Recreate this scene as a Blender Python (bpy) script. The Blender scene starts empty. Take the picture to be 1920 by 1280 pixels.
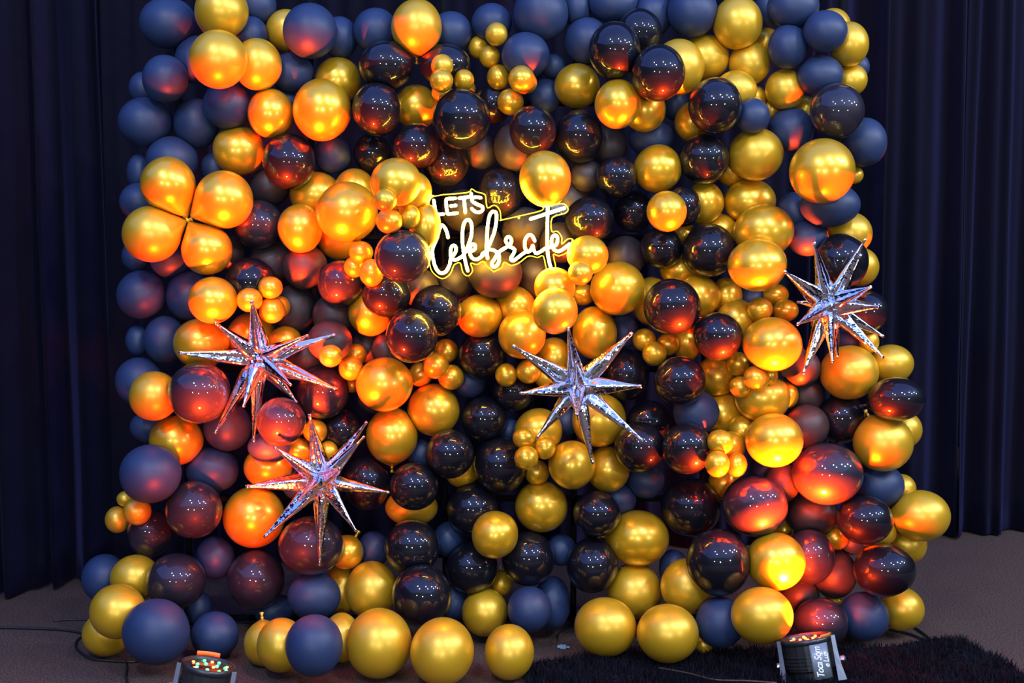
import bpy, bmesh, math, random
import numpy as np
from mathutils import Vector, Matrix

random.seed(7)
rng = np.random.default_rng(7)
scene = bpy.context.scene
COL = scene.collection

# ------------------------------------------------------------------ camera
F = 2500.0                      # focal length in pixels of the 1920 x 1280 frame
CAM = np.array([0.0, -5.0, 1.59])
PITCH = math.atan(240.0 / F)    # looking slightly down
cam_data = bpy.data.cameras.new('camera')
cam_data.sensor_width = 36.0
cam_data.lens = F / 1920.0 * 36.0
cam = bpy.data.objects.new('camera', cam_data)
COL.objects.link(cam)
cam.location = CAM
cam.rotation_euler = (math.pi / 2 - PITCH, 0, 0)
scene.camera = cam
FWD = np.array([0, math.cos(PITCH), -math.sin(PITCH)])
UP = np.array([0, math.sin(PITCH), math.cos(PITCH)])
RIGHT = np.array([1.0, 0, 0])


def ray(px, py):
    return FWD + RIGHT * ((px - 960) / F) + UP * ((640 - py) / F)


def at(px, py, Y):
    d = ray(px, py)
    t = (Y - CAM[1]) / d[1]
    return CAM + d * t, t


def on_floor(px, py, z=0.0):
    d = ray(px, py)
    t = (z - CAM[2]) / d[2]
    return CAM + d * t


# ------------------------------------------------------------------ world, lamps, exposure
world = bpy.data.worlds.new('hall_ambience')
scene.world = world
world.use_nodes = True
bg = world.node_tree.nodes['Background']
bg.inputs[0].default_value = (0.18, 0.28, 0.75, 1)
bg.inputs[1].default_value = 0.008

scene.view_settings.view_transform = 'Standard'
scene.view_settings.look = 'None'
scene.view_settings.gamma = 1.0
scene.view_settings.use_curve_mapping = False
scene.view_settings.exposure = 0.0


def add_light(name, kind, loc, energy, color, **kw):
    l = bpy.data.lights.new(name, kind)
    l.energy = energy
    l.color = color
    for k, v in kw.items():
        setattr(l, k, v)
    o = bpy.data.objects.new(name, l)
    COL.objects.link(o)
    o.location = loc
    return o


def aim(o, d):
    o.rotation_euler = Vector(d).to_track_quat('-Z', 'Y').to_euler()


# the hall's cluster of white ceiling and truss lamps behind the photographer
HALL = [(-0.15, .36, 1.0), (-0.08, .28, .8), (0.17, .36, 1.0), (0.24, .28, .7), (0.40, .33, .9),
        (0.47, .26, .6), (0.55, .29, .7), (0.61, .22, .5), (-0.17, .05, .5), (0.03, .03, .8), (0.35, .05, .5)]
for sx, sz, w in HALL:
    n = np.array([sx, -math.sqrt(1 - sx * sx - sz * sz), sz])
    v = np.array([0, -1.0, 0])
    d = 2 * n.dot(v) * n - v
    p = np.array([0, -0.3, 1.3]) + d * 7.0
    add_light('hall_lamp', 'POINT', p, 410 * w, (0.84, 0.92, 1.0), shadow_soft_size=0.15)

# blue wash bounced from the lit ceiling over the audience
wash = add_light('blue_wash', 'AREA', (0, -5.5, 6.0), 1500, (0.14, 0.27, 1.0), shape='RECTANGLE', size=22.0, size_y=13.0)

# ------------------------------------------------------------------ materials


def mat(name, base, rough=0.5, metal=0.0, coat=0.0, coat_rough=0.05, spec=0.5, sheen=0.0, sheen_tint=(1, 1, 1, 1),
        emit=None, strength=0.0, bump=None, trans=0.0, ior=1.5, vary=None):
    m = bpy.data.materials.new(name)
    m.use_nodes = True
    nt = m.node_tree
    b = nt.nodes['Principled BSDF']
    b.inputs['Base Color'].default_value = (*base, 1)
    b.inputs['Roughness'].default_value = rough
    b.inputs['Metallic'].default_value = metal
    b.inputs['Coat Weight'].default_value = coat
    b.inputs['Coat Roughness'].default_value = coat_rough
    b.inputs['Specular IOR Level'].default_value = spec
    b.inputs['Sheen Weight'].default_value = sheen
    b.inputs['Sheen Tint'].default_value = sheen_tint
    b.inputs['Transmission Weight'].default_value = trans
    b.inputs['IOR'].default_value = ior
    if emit:
        b.inputs['Emission Color'].default_value = (*emit, 1)
        b.inputs['Emission Strength'].default_value = strength
    tc = nt.nodes.new('ShaderNodeTexCoord')
    if bump:
        scale, dist, detail = bump
        nz = nt.nodes.new('ShaderNodeTexNoise')
        nz.inputs['Scale'].default_value = scale
        nz.inputs['Detail'].default_value = detail
        nt.links.new(tc.outputs['Object'], nz.inputs['Vector'])
        bp = nt.nodes.new('ShaderNodeBump')
        bp.inputs['Distance'].default_value = dist
        bp.inputs['Strength'].default_value = 1.0
        nt.links.new(nz.outputs['Fac'], bp.inputs['Height'])
        nt.links.new(bp.outputs['Normal'], b.inputs['Normal'])
    if vary:
        scale, c2 = vary
        nz = nt.nodes.new('ShaderNodeTexNoise')
        nz.inputs['Scale'].default_value = scale
        nz.inputs['Detail'].default_value = 6
        nt.links.new(tc.outputs['Object'], nz.inputs['Vector'])
        mx = nt.nodes.new('ShaderNodeMix')
        mx.data_type = 'RGBA'
        mx.inputs['A'].default_value = (*base, 1)
        mx.inputs['B'].default_value = (*c2, 1)
        cr = nt.nodes.new('ShaderNodeMapRange')
        cr.inputs['From Min'].default_value = 0.35
        cr.inputs['From Max'].default_value = 0.65
        nt.links.new(nz.outputs['Fac'], cr.inputs['Value'])
        nt.links.new(cr.outputs['Result'], mx.inputs['Factor'])
        nt.links.new(mx.outputs['Result'], b.inputs['Base Color'])
    return m


M = {}
M['gold_satin'] = mat('gold_satin_latex', (0.76, 0.43, 0.016), rough=0.42, metal=0.55, coat=0.55, coat_rough=0.30)
M['gold_pearl'] = mat('gold_pearl_latex', (0.82, 0.45, 0.016), rough=0.35, metal=0.62, coat=0.65, coat_rough=0.19)
M['bluelit'] = mat('bluelit_black_latex', (0.016, 0.032, 0.086), rough=0.50, spec=0.45, coat=0.0)  # black latex; the blue light on it is mixed into the base colour
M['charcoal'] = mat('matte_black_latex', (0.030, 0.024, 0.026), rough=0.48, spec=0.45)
M['black'] = mat('glossy_black_latex', (0.005, 0.005, 0.009), rough=0.45, spec=0.12, coat=1.0, coat_rough=0.012)
M['semi'] = mat('semi_gloss_black_latex', (0.014, 0.012, 0.021), rough=0.5, spec=0.2, coat=1.0, coat_rough=0.02)
M['foil'] = mat('silver_foil', (0.96, 0.97, 0.98), rough=0.10, metal=1.0, bump=(38, 0.004, 3))
M['curtain'] = mat('black_velvet', (0.0030, 0.0027, 0.0068), rough=0.95, spec=0.1, sheen=0.10, sheen_tint=(.3, .3, 1, 1),
                   bump=(260, 0.002, 2))
M['carpet'] = mat('brown_carpet', (0.050, 0.031, 0.025), rough=0.95, spec=0.1, bump=(300, 0.006, 3),
                  vary=(140, (0.15, 0.095, 0.078)))
M['rug'] = mat('black_shag', (0.004, 0.0035, 0.008), rough=0.8, spec=0.15)
M['frame'] = mat('black_powder_coat', (0.004, 0.004, 0.005), rough=0.9, spec=0.1)
M['cable'] = mat('black_rubber', (0.010, 0.010, 0.011), rough=0.45)
M['neon'] = mat('warm_neon_tube', (1.0, 0.9, 0.5), emit=(1.0, 0.60, 0.04), strength=100)
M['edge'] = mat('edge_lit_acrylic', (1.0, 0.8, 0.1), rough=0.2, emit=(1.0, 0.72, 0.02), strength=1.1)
M['acrylic'] = mat('glow_tinted_acrylic', (1.0, 0.90, 0.62), rough=0.04, trans=1.0, ior=1.08)  # clear board; the neon's yellow glow is put into its tint
M['housing'] = mat('black_lamp_housing', (0.018, 0.018, 0.020), rough=0.35, coat=0.2)
M['bracket'] = mat('grey_metal_bracket', (0.30, 0.34, 0.40), rough=0.4, metal=0.6)
M['steel'] = mat('bare_steel', (0.55, 0.56, 0.58), rough=0.3, metal=1.0)
M['sticker'] = mat('grey_label_vinyl', (0.17, 0.20, 0.23), rough=0.3, coat=0.4)
M['ink'] = mat('white_ink', (0.85, 0.87, 0.88), rough=0.5)
M['lens'] = mat('dark_lens_plate', (0.03, 0.02, 0.02), rough=0.15, coat=1.0)
M['led_red'] = mat('red_led', (1, .1, .05), emit=(1.0, 0.10, 0.02), strength=12)
M['led_green'] = mat('green_led', (.1, 1, .3), emit=(0.06, 1.0, 0.25), strength=5)
M['tape'] = mat('orange_gel_tape', (0.55, 0.16, 0.02), rough=0.4)
M['paint_red'] = mat('red_ribbon', (0.5, 0.02, 0.02), rough=0.5)
M['gelblue'] = mat('pale_blue_plastic', (0.25, 0.38, 0.5), rough=0.5)

# ------------------------------------------------------------------ mesh helpers


def link(name, mesh, material=None, parent=None):
    o = bpy.data.objects.new(name, mesh)
    COL.objects.link(o)
    if material:
        mesh.materials.append(material)
    if parent:
        o.parent = parent
    return o


def empty(name, loc=(0, 0, 0)):
    o = bpy.data.objects.new(name, None)
    COL.objects.link(o)
    o.location = loc
    o.empty_display_size = 0.05
    return o


def tag(o, label=None, cat=None, group=None, kind=None):
    if label:
        o['label'] = label
    if cat:
        o['category'] = cat
    if group:
        o['group'] = group
    if kind:
        o['kind'] = kind
    return o


def mesh_from(name, V, Fc, smooth=True):
    me = bpy.data.meshes.new(name)
    me.from_pydata([tuple(map(float, v)) for v in V], [], Fc)
    me.update()
    if smooth:
        me.polygons.foreach_set('use_smooth', [True] * len(me.polygons))
    return me


def tube(points, r, sides=8, closed=False, caps=True):
    """a round tube along a polyline, rounded ends"""
    P = [np.array(p, float) for p in points]
    n = len(P)
    V, Fc = [], []
    prev = None
    rings = []
    ext = []
    for i in range(n):
        if closed:
            t = P[(i + 1) % n] - P[i - 1]
        else:
            t = P[min(i + 1, n - 1)] - P[max(i - 1, 0)]
        t = t / (np.linalg.norm(t) + 1e-12)
        if prev is None:
            a = np.array([0, 0, 1.0]) if abs(t[2]) < .9 else np.array([1.0, 0, 0])
            u = np.cross(t, a)
        else:
            u = prev - t * prev.dot(t)
        u /= np.linalg.norm(u) + 1e-12
        prev = u
        w = np.cross(t, u)
        ext.append((P[i], t, u, w))
    seq = [(p, t, u, w, r) for p, t, u, w in ext]
    if not closed and caps:
        p, t, u, w = ext[0]
        seq = [(p - t * r * .95, t, u, w, r * .25), (p - t * r * .65, t, u, w, r * .75)] + seq
        p, t, u, w = ext[-1]
        seq = seq + [(p + t * r * .65, t, u, w, r * .75), (p + t * r * .95, t, u, w, r * .25)]
    for p, t, u, w, rr in seq:
        rings.append(len(V))
        for k in range(sides):
            a = 2 * math.pi * k / sides
            V.append(p + (u * math.cos(a) + w * math.sin(a)) * rr)
    m = len(rings)
    for i in range(m if closed else m - 1):
        a, b = rings[i], rings[(i + 1) % m]
        for k in range(sides):
            k2 = (k + 1) % sides
            Fc.append((a + k, a + k2, b + k2, b + k))
    if not closed:
        Fc.append(tuple(rings[0] + k for k in range(sides))[::-1])
        Fc.append(tuple(rings[-1] + k for k in range(sides)))
    return V, Fc


def smooth_curve(pts, sub=5, closed=False):
    P = [np.array(p, float) for p in pts]
    n = len(P)
    if n < 3:
        return P
    out = []
    rng_ = range(n) if closed else range(n - 1)
    for i in rng_:
        p0 = P[i - 1] if (closed or i > 0) else P[0]
        p1 = P[i]
        p2 = P[(i + 1) % n]
        p3 = P[(i + 2) % n] if (closed or i + 2 < n) else P[-1]
        for k in range(sub):
            t = k / sub
            out.append(0.5 * ((2 * p1) + (-p0 + p2) * t + (2 * p0 - 5 * p1 + 4 * p2 - p3) * t * t
                              + (-p0 + 3 * p1 - 3 * p2 + p3) * t ** 3))
    if not closed:
        out.append(P[-1])
    return out


def box(V, Fc, c, s, R=None):
    b = len(V)
    for x in (-1, 1):
        for y in (-1, 1):
            for z in (-1, 1):
                v = np.array([x * s[0] / 2, y * s[1] / 2, z * s[2] / 2])
                if R is not None:
                    v = R @ v
                V.append(np.array(c) + v)
    Fc += [tuple(b + i for i in f) for f in
           ((0, 1, 3, 2), (4, 6, 7, 5), (0, 4, 5, 1), (2, 3, 7, 6), (0, 2, 6, 4), (1, 5, 7, 3))]


def lathe(profile, sides=32):
    """profile: list of (radius, height); around z"""
    V, Fc = [], []
    for r, z in profile:
        for k in range(sides):
            a = 2 * math.pi * k / sides
            V.append((r * math.cos(a), r * math.sin(a), z))
    for i in range(len(profile) - 1):
        for k in range(sides):
            k2 = (k + 1) % sides
            Fc.append((i * sides + k, i * sides + k2, (i + 1) * sides + k2, (i + 1) * sides + k))
    Fc.append(tuple(range(sides))[::-1])
    Fc.append(tuple((len(profile) - 1) * sides + k for k in range(sides)))
    return V, Fc


def basis(zaxis, hint=(0, 0, 1)):
    z = np.array(zaxis, float)
    z /= np.linalg.norm(z)
    h = np.array(hint, float)
    if abs(h.dot(z)) > .95:
        h = np.array([0, 1.0, 0])
    x = np.cross(h, z)
    x /= np.linalg.norm(x)
    y = np.cross(z, x)
    return np.column_stack([x, y, z])


# ------------------------------------------------------------------ setting: floor, curtains
V, Fc = [], []
NX, NY = 60, 40
for j in range(NY + 1):
    for i in range(NX + 1):
        V.append((-5 + 10 * i / NX, -8 + 12 * j / NY, 0))
for j in range(NY):
    for i in range(NX):
        a = j * (NX + 1) + i
        Fc.append((a, a + 1, a + NX + 2, a + NX + 1))
fl = link('floor', mesh_from('floor', V, Fc), M['carpet'])
tag(fl, 'dark brown speckled carpet floor under the balloon wall', 'floor', kind='structure')

cp = [on_floor(*p) for p in ((-420, 1190), (0, 1118), (150, 1086), (700, 1045), (1250, 1022), (1750, 1004), (1920, 992), (2300, 975))]
cp = np.array(cp)[:, :2]
clen = np.concatenate([[0], np.cumsum(np.linalg.norm(np.diff(cp, axis=0), axis=1))])


def curtain_pt(s):
    return np.array([np.interp(s, clen, cp[:, 0]), np.interp(s, clen, cp[:, 1])])


def s_of_px(px):
    ss = np.linspace(0, clen[-1], 600)
    best = min(ss, key=lambda s: abs(960 + F * curtain_pt(s)[0] / (curtain_pt(s)[1] - CAM[1]) - px))
    return best


def make_curtain(s0, s1, label, seed):
    r = random.Random(seed)
    n = int((s1 - s0) / 0.008)
    folds = []
    s = s0 - .1
    while s < s1 + .1:
        w = r.uniform(.025, .075)
        folds.append((s, w, r.uniform(.05, .13), r.uniform(-.05, .05)))
        s += w * r.uniform(1.0, 1.9)
    H = 4.3
    rows = 26
    V, Fc = [], []
    ss = np.linspace(s0, s1, n)
    for j in range(rows + 1):
        z = 0.012 + H * j / rows
        q = z / H
        for sv in ss:
            p = curtain_pt(sv)
            off = 0
            for c, w, dp, drift in folds:
                d = (sv - c - drift * (1 - q) * 1.2) / w
                if abs(d) < 3:
                    off += dp * math.exp(-d * d * 1.6) * (0.75 + .35 * (1 - q))
            wob = 0.006 * math.sin(z * 5 + sv * 9) * (1 - q)
            V.append((p[0], p[1] - off + wob + .04, z))
    for j in range(rows):
        for i in range(n - 1):
            a = j * n + i
            Fc.append((a, a + 1, a + n + 1, a + n))
    # hem: a turned-back strip so the cloth has an edge with thickness
    o = link('curtain', mesh_from('curtain', V, Fc), M['curtain'])
    md = o.modifiers.new('cloth', 'SOLIDIFY')
    md.thickness = 0.004
    tag(o, label, 'curtain', 'black velvet drapes around the hall')
    return o


sA, sB, sC, sD = 0.0, s_of_px(205), s_of_px(1000), s_of_px(1795)
make_curtain(sA, sB, 'black velvet curtain panel at the far left edge of the photo', 1)
make_curtain(sB + .01, sC, 'black velvet curtain panel behind the left half of the balloon wall', 2)
make_curtain(sC + .01, sD, 'black velvet curtain panel behind the right half of the balloon wall', 3)
make_curtain(sD + .01, clen[-1], 'black velvet curtain panel at the far right edge of the photo', 4)

# backdrop frame: black poles the balloons are tied to
fr = empty('backdrop_frame', (0, 0.02, 0))
tag(fr, 'black tube frame behind the balloons holding up the whole balloon wall', 'stand')


def pole(a, b, r=0.012):
    a, b = np.array(a), np.array(b)
    V, Fc = tube([a, b], r, 10)
    link('pole', mesh_from('pole', V, Fc), M['frame'], fr)


X0, X1, ZT = -1.24, 1.22, 2.60
for x in np.linspace(X0, X1, 6):
    pole((x, 0, 0.02), (x, 0, ZT))
for z in (0.03, 0.5, 1.0, 1.5, 2.0, ZT):
    pole((X0, 0.026, z), (X1, 0.026, z))
for x in (X0, X1):
    pole((x, 0.02, 0.02), (x, 0.26, 0.02), 0.014)

# ------------------------------------------------------------------ balloon catalogue
# layer: rows of (x, y, rx, ry, kind) in pixels of the photograph; optional 6th: tail angle (deg, ccw from right)
# kind: g gold, b matte navy (black latex, outer ones with blue light in their colour), k glossy black
CAT = {
0: [(480,10,38,38,'b'),(470,65,32,34,'b'),(268,165,26,30,'b'),(533,195,26,32,'b'),(262,322,24,34,'b'),(403,315,26,30,'b'),
    (1083,15,28,35,'b'),(1038,125,24,24,'b'),(1022,180,30,32,'b'),(1440,15,25,35,'b'),(1447,205,20,22,'g'),(1265,195,25,30,'b'),
    (1150,5,48,38,'b'),(1610,125,20,24,'b'),(903,285,30,34,'b'),(1075,375,35,38,'b'),(1100,330,30,30,'b'),
    (868,395,40,40,'b'),(905,462,40,40,'b'),(985,432,44,44,'b'),(1050,455,38,38,'b'),(1005,520,36,38,'b'),
    (258,638,22,30,'b'),(255,480,26,30,'b'),(320,490,38,32,'b'),(432,475,30,34,'b'),(1490,400,35,40,'b'),(1410,562,26,26,'b'),
    (1510,740,35,35,'b'),(1263,1065,28,35,'b'),(955,806,20,22,'b'),(1062,790,24,26,'b'),(700,745,30,30,'b'),(560,905,32,32,'b'),
    (1440,885,28,28,'b'),(1600,1010,30,30,'b')],
1: [(315,43,52,48,'b'),(537,57,38,39,'g'),(637,71,34,39,'b'),(368,112,40,45,'b'),(310,148,42,45,'b'),(273,229,51,46,'b'),(368,232,42,47,'b'),
    (546,136,42,37,'b'),(322,300,48,45,'b'),(704,57,41,42,'b'),(846,60,39,38,'b'),(922,42,38,36,'b'),(1014,25,51,53,'b'),(985,104,45,43,'b'),
    (1100,77,42,44,'b'),(835,122,48,40,'k'),(925,195,35,38,'k'),(1438,80,26,27,'g'),(1415,185,22,25,'g'),(1300,228,36,38,'g'),
    (1222,258,45,36,'b'),(836,308,44,43,'k'),(965,276,40,45,'b'),(1140,272,36,38,'b'),(1222,28,38,42,'b'),(1298,22,47,48,'b'),
    (1487,12,48,42,'b'),(1512,205,23,25,'g'),(1600,328,19,17,'g'),(1370,318,28,31,'g'),(1350,433,35,33,'g'),(1284,440,23,23,'g'),
    (1275,505,38,33,'g'),(1362,555,30,36,'g'),(1105,412,46,44,'k'),(1172,482,38,40,'b'),(938,360,45,48,'k'),(928,512,51,46,'b'),
    (850,530,38,38,'b'),(788,540,36,36,'b'),(503,875,46,40,'g'),(262,716,45,47,'b'),(310,637,40,45,'b'),(553,578,40,46,'b'),
    (506,350,38,36,'b'),(510,490,42,40,'b'),(572,500,42,42,'b'),(625,590,40,40,'b'),(575,670,36,38,'b'),(688,648,28,32,'b'),(722,655,26,30,'b'),
    (262,378,37,36,'b'),(355,555,43,46,'b'),(398,880,50,43,'b'),(278,800,34,30,'b'),(403,1045,37,40,'b'),(196,1083,42,45,'b'),
    (372,1140,26,32,'b'),(515,1145,38,32,'b'),(1035,1130,34,50,'b'),(840,1010,28,33,'b'),(700,1030,30,35,'b'),(1052,1030,29,30,'b'),
    (1211,900,35,34,'b'),(1355,776,42,42,'g'),(1475,740,22,26,'g'),(1392,806,26,28,'g'),(1690,915,27,27,'g'),(1566,1008,25,23,'g'),
    (1470,992,18,18,'g'),(1563,1128,18,16,'g'),(1318,1208,19,17,'g',150),(1596,640,28,23,'b'),(1630,640,18,22,'g'),(1502,690,37,35,'b'),
    (1170,620,27,33,'b'),(880,718,30,28,'b'),(790,850,26,28,'b'),(1160,935,33,31,'b'),(660,722,14,14,'g')],
2: [(415,22,50,51,'g'),(483,121,45,49,'g'),(581,58,51,52,'b'),(427,198,47,44,'b'),(634,150,43,43,'g'),(624,289,36,36,'b'),(699,287,36,37,'k'),
    (781,51,48,52,'g',-90),(724,122,51,46,'k'),(1198,60,42,44,'k'),(1323,108,44,43,'g'),(1405,119,39,41,'g'),(1379,170,40,38,'g'),
    (1411,218,33,33,'b'),(1477,88,37,41,'b'),(1562,50,33,34,'g'),(1592,83,37,42,'g'),(1594,150,32,31,'g'),(1472,168,37,38,'g'),
    (1483,243,43,41,'b'),(1155,331,38,40,'k'),(1321,380,36,40,'g'),(1405,377,49,42,'g'),(1308,556,42,40,'g'),(1222,565,38,46,'g'),
    (592,365,48,43,'g'),(694,586,41,44,'g'),(818,582,48,48,'k'),(966,574,38,38,'g'),(1038,668,33,36,'g'),(1028,708,26,21,'g'),
    (640,805,42,42,'k'),(505,838,40,30,'b'),(426,800,45,45,'b'),(535,640,31,29,'g'),(469,530,49,48,'k'),(484,421,47,47,'s'),
    (618,640,42,40,'b'),(266,553,47,46,'b'),(281,997,42,46,'s'),(253,1083,46,43,'g'),(200,1187,45,42,'g'),(403,1190,44,44,'b'),
    (495,1205,38,42,'g',95),(650,1035,32,32,'g',60),(640,1105,32,46,'g'),(640,1195,35,46,'g'),(772,950,49,36,'g'),(865,880,33,34,'g'),
    (908,785,42,42,'k'),(963,733,40,39,'k'),(1010,808,45,43,'g'),(1140,879,41,43,'g'),(1123,787,51,51,'g'),(850,1130,30,36,'b'),
    (1119,963,45,43,'k'),(1217,790,41,40,'k'),(1305,772,43,42,'b'),(1358,905,30,33,'g'),(1577,785,46,46,'k'),(1650,910,45,41,'b'),
    (1640,995,40,32,'g'),(1700,1020,37,36,'g'),(1565,1075,42,46,'b'),(1500,1115,36,36,'b'),(1350,1166,46,48,'b'),(1612,500,36,37,'g'),
    (1593,437,42,40,'g'),(1513,447,38,33,'b'),(1556,385,56,41,'b'),(1621,585,44,41,'k'),(1288,640,30,36,'g'),(1174,703,43,49,'k')],
3: [(410,111,54,55,'g'),(507,213,43,46,'g'),(604,206,55,58,'g'),(448,282,49,47,'g'),(542,303,50,52,'k'),(781,200,42,41,'g'),
    (931,64,21,22,'g'),(897,89,19,21,'g'),(829,173,20,19,'g'),(874,166,18,16,'g'),(1082,161,43,42,'g'),(1208,206,40,42,'g'),(1272,126,49,52,'g'),
    (1383,43,47,50,'g'),(1086,256,46,51,'k'),(1547,59,41,39,'b'),(1538,141,43,37,'b'),(1620,267,42,46,'b'),(1417,289,52,49,'g'),
    (1320,297,47,48,'k'),(1281,387,34,38,'k'),(1187,396,37,40,'k'),(1432,433,56,50,'g'),(768,360,42,41,'g'),(665,355,38,40,'g'),
    (563,428,42,46,'g'),(636,445,41,42,'g'),(638,531,42,44,'s'),(899,592,43,41,'g'),(1040,538,39,37,'g'),(1102,478,39,37,'g'),
    (1115,624,42,50,'g'),(949,703,21,22,'g'),(735,817,49,53,'g',-90),(666,665,22,21,'g'),(527,790,46,46,'s'),(616,846,18,20,'g'),(570,862,21,20,'g'),
    (331,825,50,47,'g'),(289,742,46,47,'g'),(377,643,52,47,'g'),(472,632,46,46,'g'),(526,575,18,20,'g'),(282,888,57,55,'b'),
    (363,955,53,54,'s'),(221,1146,52,51,'g'),(527,1209,46,51,'g'),(589,1117,50,44,'b'),(697,1106,49,54,'g'),(688,905,45,51,'k'),
    (843,851,46,46,'k'),(938,872,51,54,'k'),(886,955,50,50,'k'),(1072,871,44,46,'g'),(1015,949,50,48,'g'),(990,1047,50,51,'k'),
    (884,1064,49,48,'k'),(940,1093,20,24,'g',95),(992,1142,41,43,'b'),(1288,840,47,49,'k'),(1430,745,52,46,'g'),(1370,838,28,30,'g'),
    (1295,950,56,54,'k'),(1465,905,35,38,'b'),(1513,799,41,41,'b'),(1693,805,35,35,'g'),(1670,682,42,37,'g'),(1522,963,49,42,'b'),
    (1690,1141,42,41,'g'),(1287,1099,49,52,'g'),(1189,1108,51,53,'g'),(1135,1175,58,55,'g'),(1252,1187,58,54,'g'),(1577,489,51,51,'k'),
    (1478,672,34,35,'b'),(1454,553,25,21,'g'),(1382,600,38,40,'g'),(1208,637,22,22,'g'),(1344,705,40,38,'g')],
4: [(829,123,21,21,'g'),(870,150,19,20,'g'),(918,106,20,21,'g'),(935,145,22,24,'g'),(985,155,22,21,'g'),(957,191,25,25,'g'),(1152,94,49,54,'k'),
    (1234,137,51,53,'k'),(1158,195,43,46,'g'),(1341,198,51,53,'k'),(999,244,44,47,'k'),(865,223,54,57,'k'),(780,274,45,44,'k'),
    (707,205,47,50,'k'),(1570,208,51,52,'s'),(1542,321,61,61,'g'),(1233,316,45,45,'g'),(1329,469,50,50,'k'),(1240,464,40,39,'k'),
    (1420,497,55,50,'g'),(1260,574,54,53,'k'),(1022,335,48,53,'g'),(742,342,48,46,'g'),(797,424,30,42,'g'),(725,553,46,42,'k'),
    (772,630,49,51,'k'),(979,627,45,46,'g'),(1040,583,43,44,'g'),(1158,541,52,51,'g'),(991,696,23,23,'g'),(721,720,53,51,'g'),
    (813,768,49,49,'g'),(620,667,22,21,'g'),(605,735,50,51,'s'),(591,808,23,23,'g'),(559,844,25,24,'g'),(374,736,58,58,'s'),
    (399,563,46,44,'g'),(468,562,24,23,'g'),(507,539,23,21,'g'),(235,935,16,15,'g'),(220,974,23,25,'g'),(476,969,58,58,'g'),
    (583,1022,61,55,'s'),(480,1086,53,56,'s'),(330,1089,55,52,'s'),(293,1184,62,62,'b'),(589,1210,54,57,'b'),(829,1221,60,63,'g'),
    (772,1025,52,52,'k'),(776,912,46,45,'k'),(982,821,21,20,'g'),(1022,839,20,22,'g'),(1007,886,23,24,'g'),(928,1002,44,45,'g'),
    (909,1147,43,45,'g'),(955,1222,47,52,'g'),(1199,838,47,49,'k'),(1350,829,25,24,'g'),(1381,871,20,24,'g'),(1551,888,66,59,'s'),
    (1656,830,55,54,'g',118),(1681,748,53,42,'k',195),(1592,698,55,51,'g'),(1726,966,55,48,'g',155),(1622,975,52,46,'k'),(1518,1043,48,52,'s'),
    (1659,1069,57,50,'k'),(1619,1156,47,46,'b'),(1539,1168,51,47,'s'),(1195,1008,59,52,'g',178),(1110,1060,49,51,'k'),(1425,580,24,22,'g'),
    (1473,582,24,21,'g'),(1252,645,21,21,'g'),(1275,714,49,47,'k'),(1443,703,16,18,'g')],
5: [(828,151,22,22,'g'),(978,148,25,25,'g'),(1250,396,38,38,'g'),(651,398,58,57,'g'),(722,375,22,21,'g'),(767,406,21,23,'g'),(755,480,53,50,'s'),(665,500,20,20,'g'),
    (905,665,45,46,'k'),(1088,512,23,23,'g'),(1093,552,22,21,'g'),(836,658,23,23,'g'),(788,702,23,23,'g'),(846,707,25,24,'g'),
    (658,690,23,23,'g'),(510,581,25,25,'g'),(257,958,26,26,'g'),(710,1206,62,65,'g'),(791,1116,56,59,'k'),(987,858,23,23,'g'),
    (1452,825,54,51,'g'),(1345,869,23,25,'g'),(1415,948,61,58,'s'),(1454,1052,55,54,'g'),(1429,1153,58,53,'g'),(1347,1053,60,63,'k'),
    (1448,645,55,51,'g'),(1346,630,46,45,'k'),(1227,662,23,23,'g'),(1384,682,22,23,'g'),(1388,725,20,20,'g')],
6: [(730,414,25,24,'g'),(677,473,23,21,'g'),(697,511,23,26,'g'),(817,685,25,25,'g'),(1418,709,24,24,'g')],
}
KNOT = (352, 413)
FLOWER = [(315, 345, 51, 51), (420, 374, 54, 54), (284, 438, 54, 53), (388, 468, 47, 47)]
SIGN_Y = -0.36
# balloons that hang in front of the neon sign
BEFORE_SIGN = {(797, 424), (755, 480), (742, 342), (1022, 335), (1102, 478), (1088, 512), (1040, 538), (767, 406), (768, 360)}
BEHIND_SIGN_BOX = (800, 350, 1075, 525)

B = []
for L in range(7):
    for e in CAT[L]:
        B.append(dict(x=e[0], y=e[1], rx=e[2], ry=e[3], kind=e[4], tail=e[5] if len(e) > 5 else None, layer=L))
    if L == 3:
        for (x, y, rx, ry) in FLOWER:
            B.append(dict(x=x, y=y, rx=rx, ry=ry, kind='g', tail='flower', layer=3))
N = len(B)
PX = np.array([[b['x'], b['y']] for b in B], float)
PR = np.array([(b['rx'] + b['ry']) / 2 for b in B], float)
for b in B:
    b['ray'] = ray(b['x'], b['y'])
TOL = 0.09
C = np.zeros((N, 3))
R = np.zeros(N)
placed = []


def place(i, y0, shift_only=False):
    b = B[i]
    Y = y0
    while True:
        t = (Y - CAM[1]) / b['ray'][1]
        c = CAM + b['ray'] * t
        r = PR[i] * t / F
        ok = c[1] <= -r * 0.95 - 0.03 and c[2] - b['ry'] * t / F >= (0.017 if b['x'] > 1000 else 0.004)
        if ok and placed:
            idx = np.array(placed)
            d = np.linalg.norm(C[idx] - c, axis=1)
            need = (R[idx] + r) * (1 - TOL)
            near = d < need
            ov = np.linalg.norm(PX[idx] - PX[i], axis=1) < (PR[idx] + PR[i]) * 0.82
            # clear of its neighbours, and in front of whatever it overlaps in the view
            if near.any() or (ov & (C[idx, 1] < c[1] + 0.01)).any():
                ok = False
        if ok:
            return c, r, t
        Y -= 0.006
        if Y < -2.0:
            return c, r, t


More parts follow.
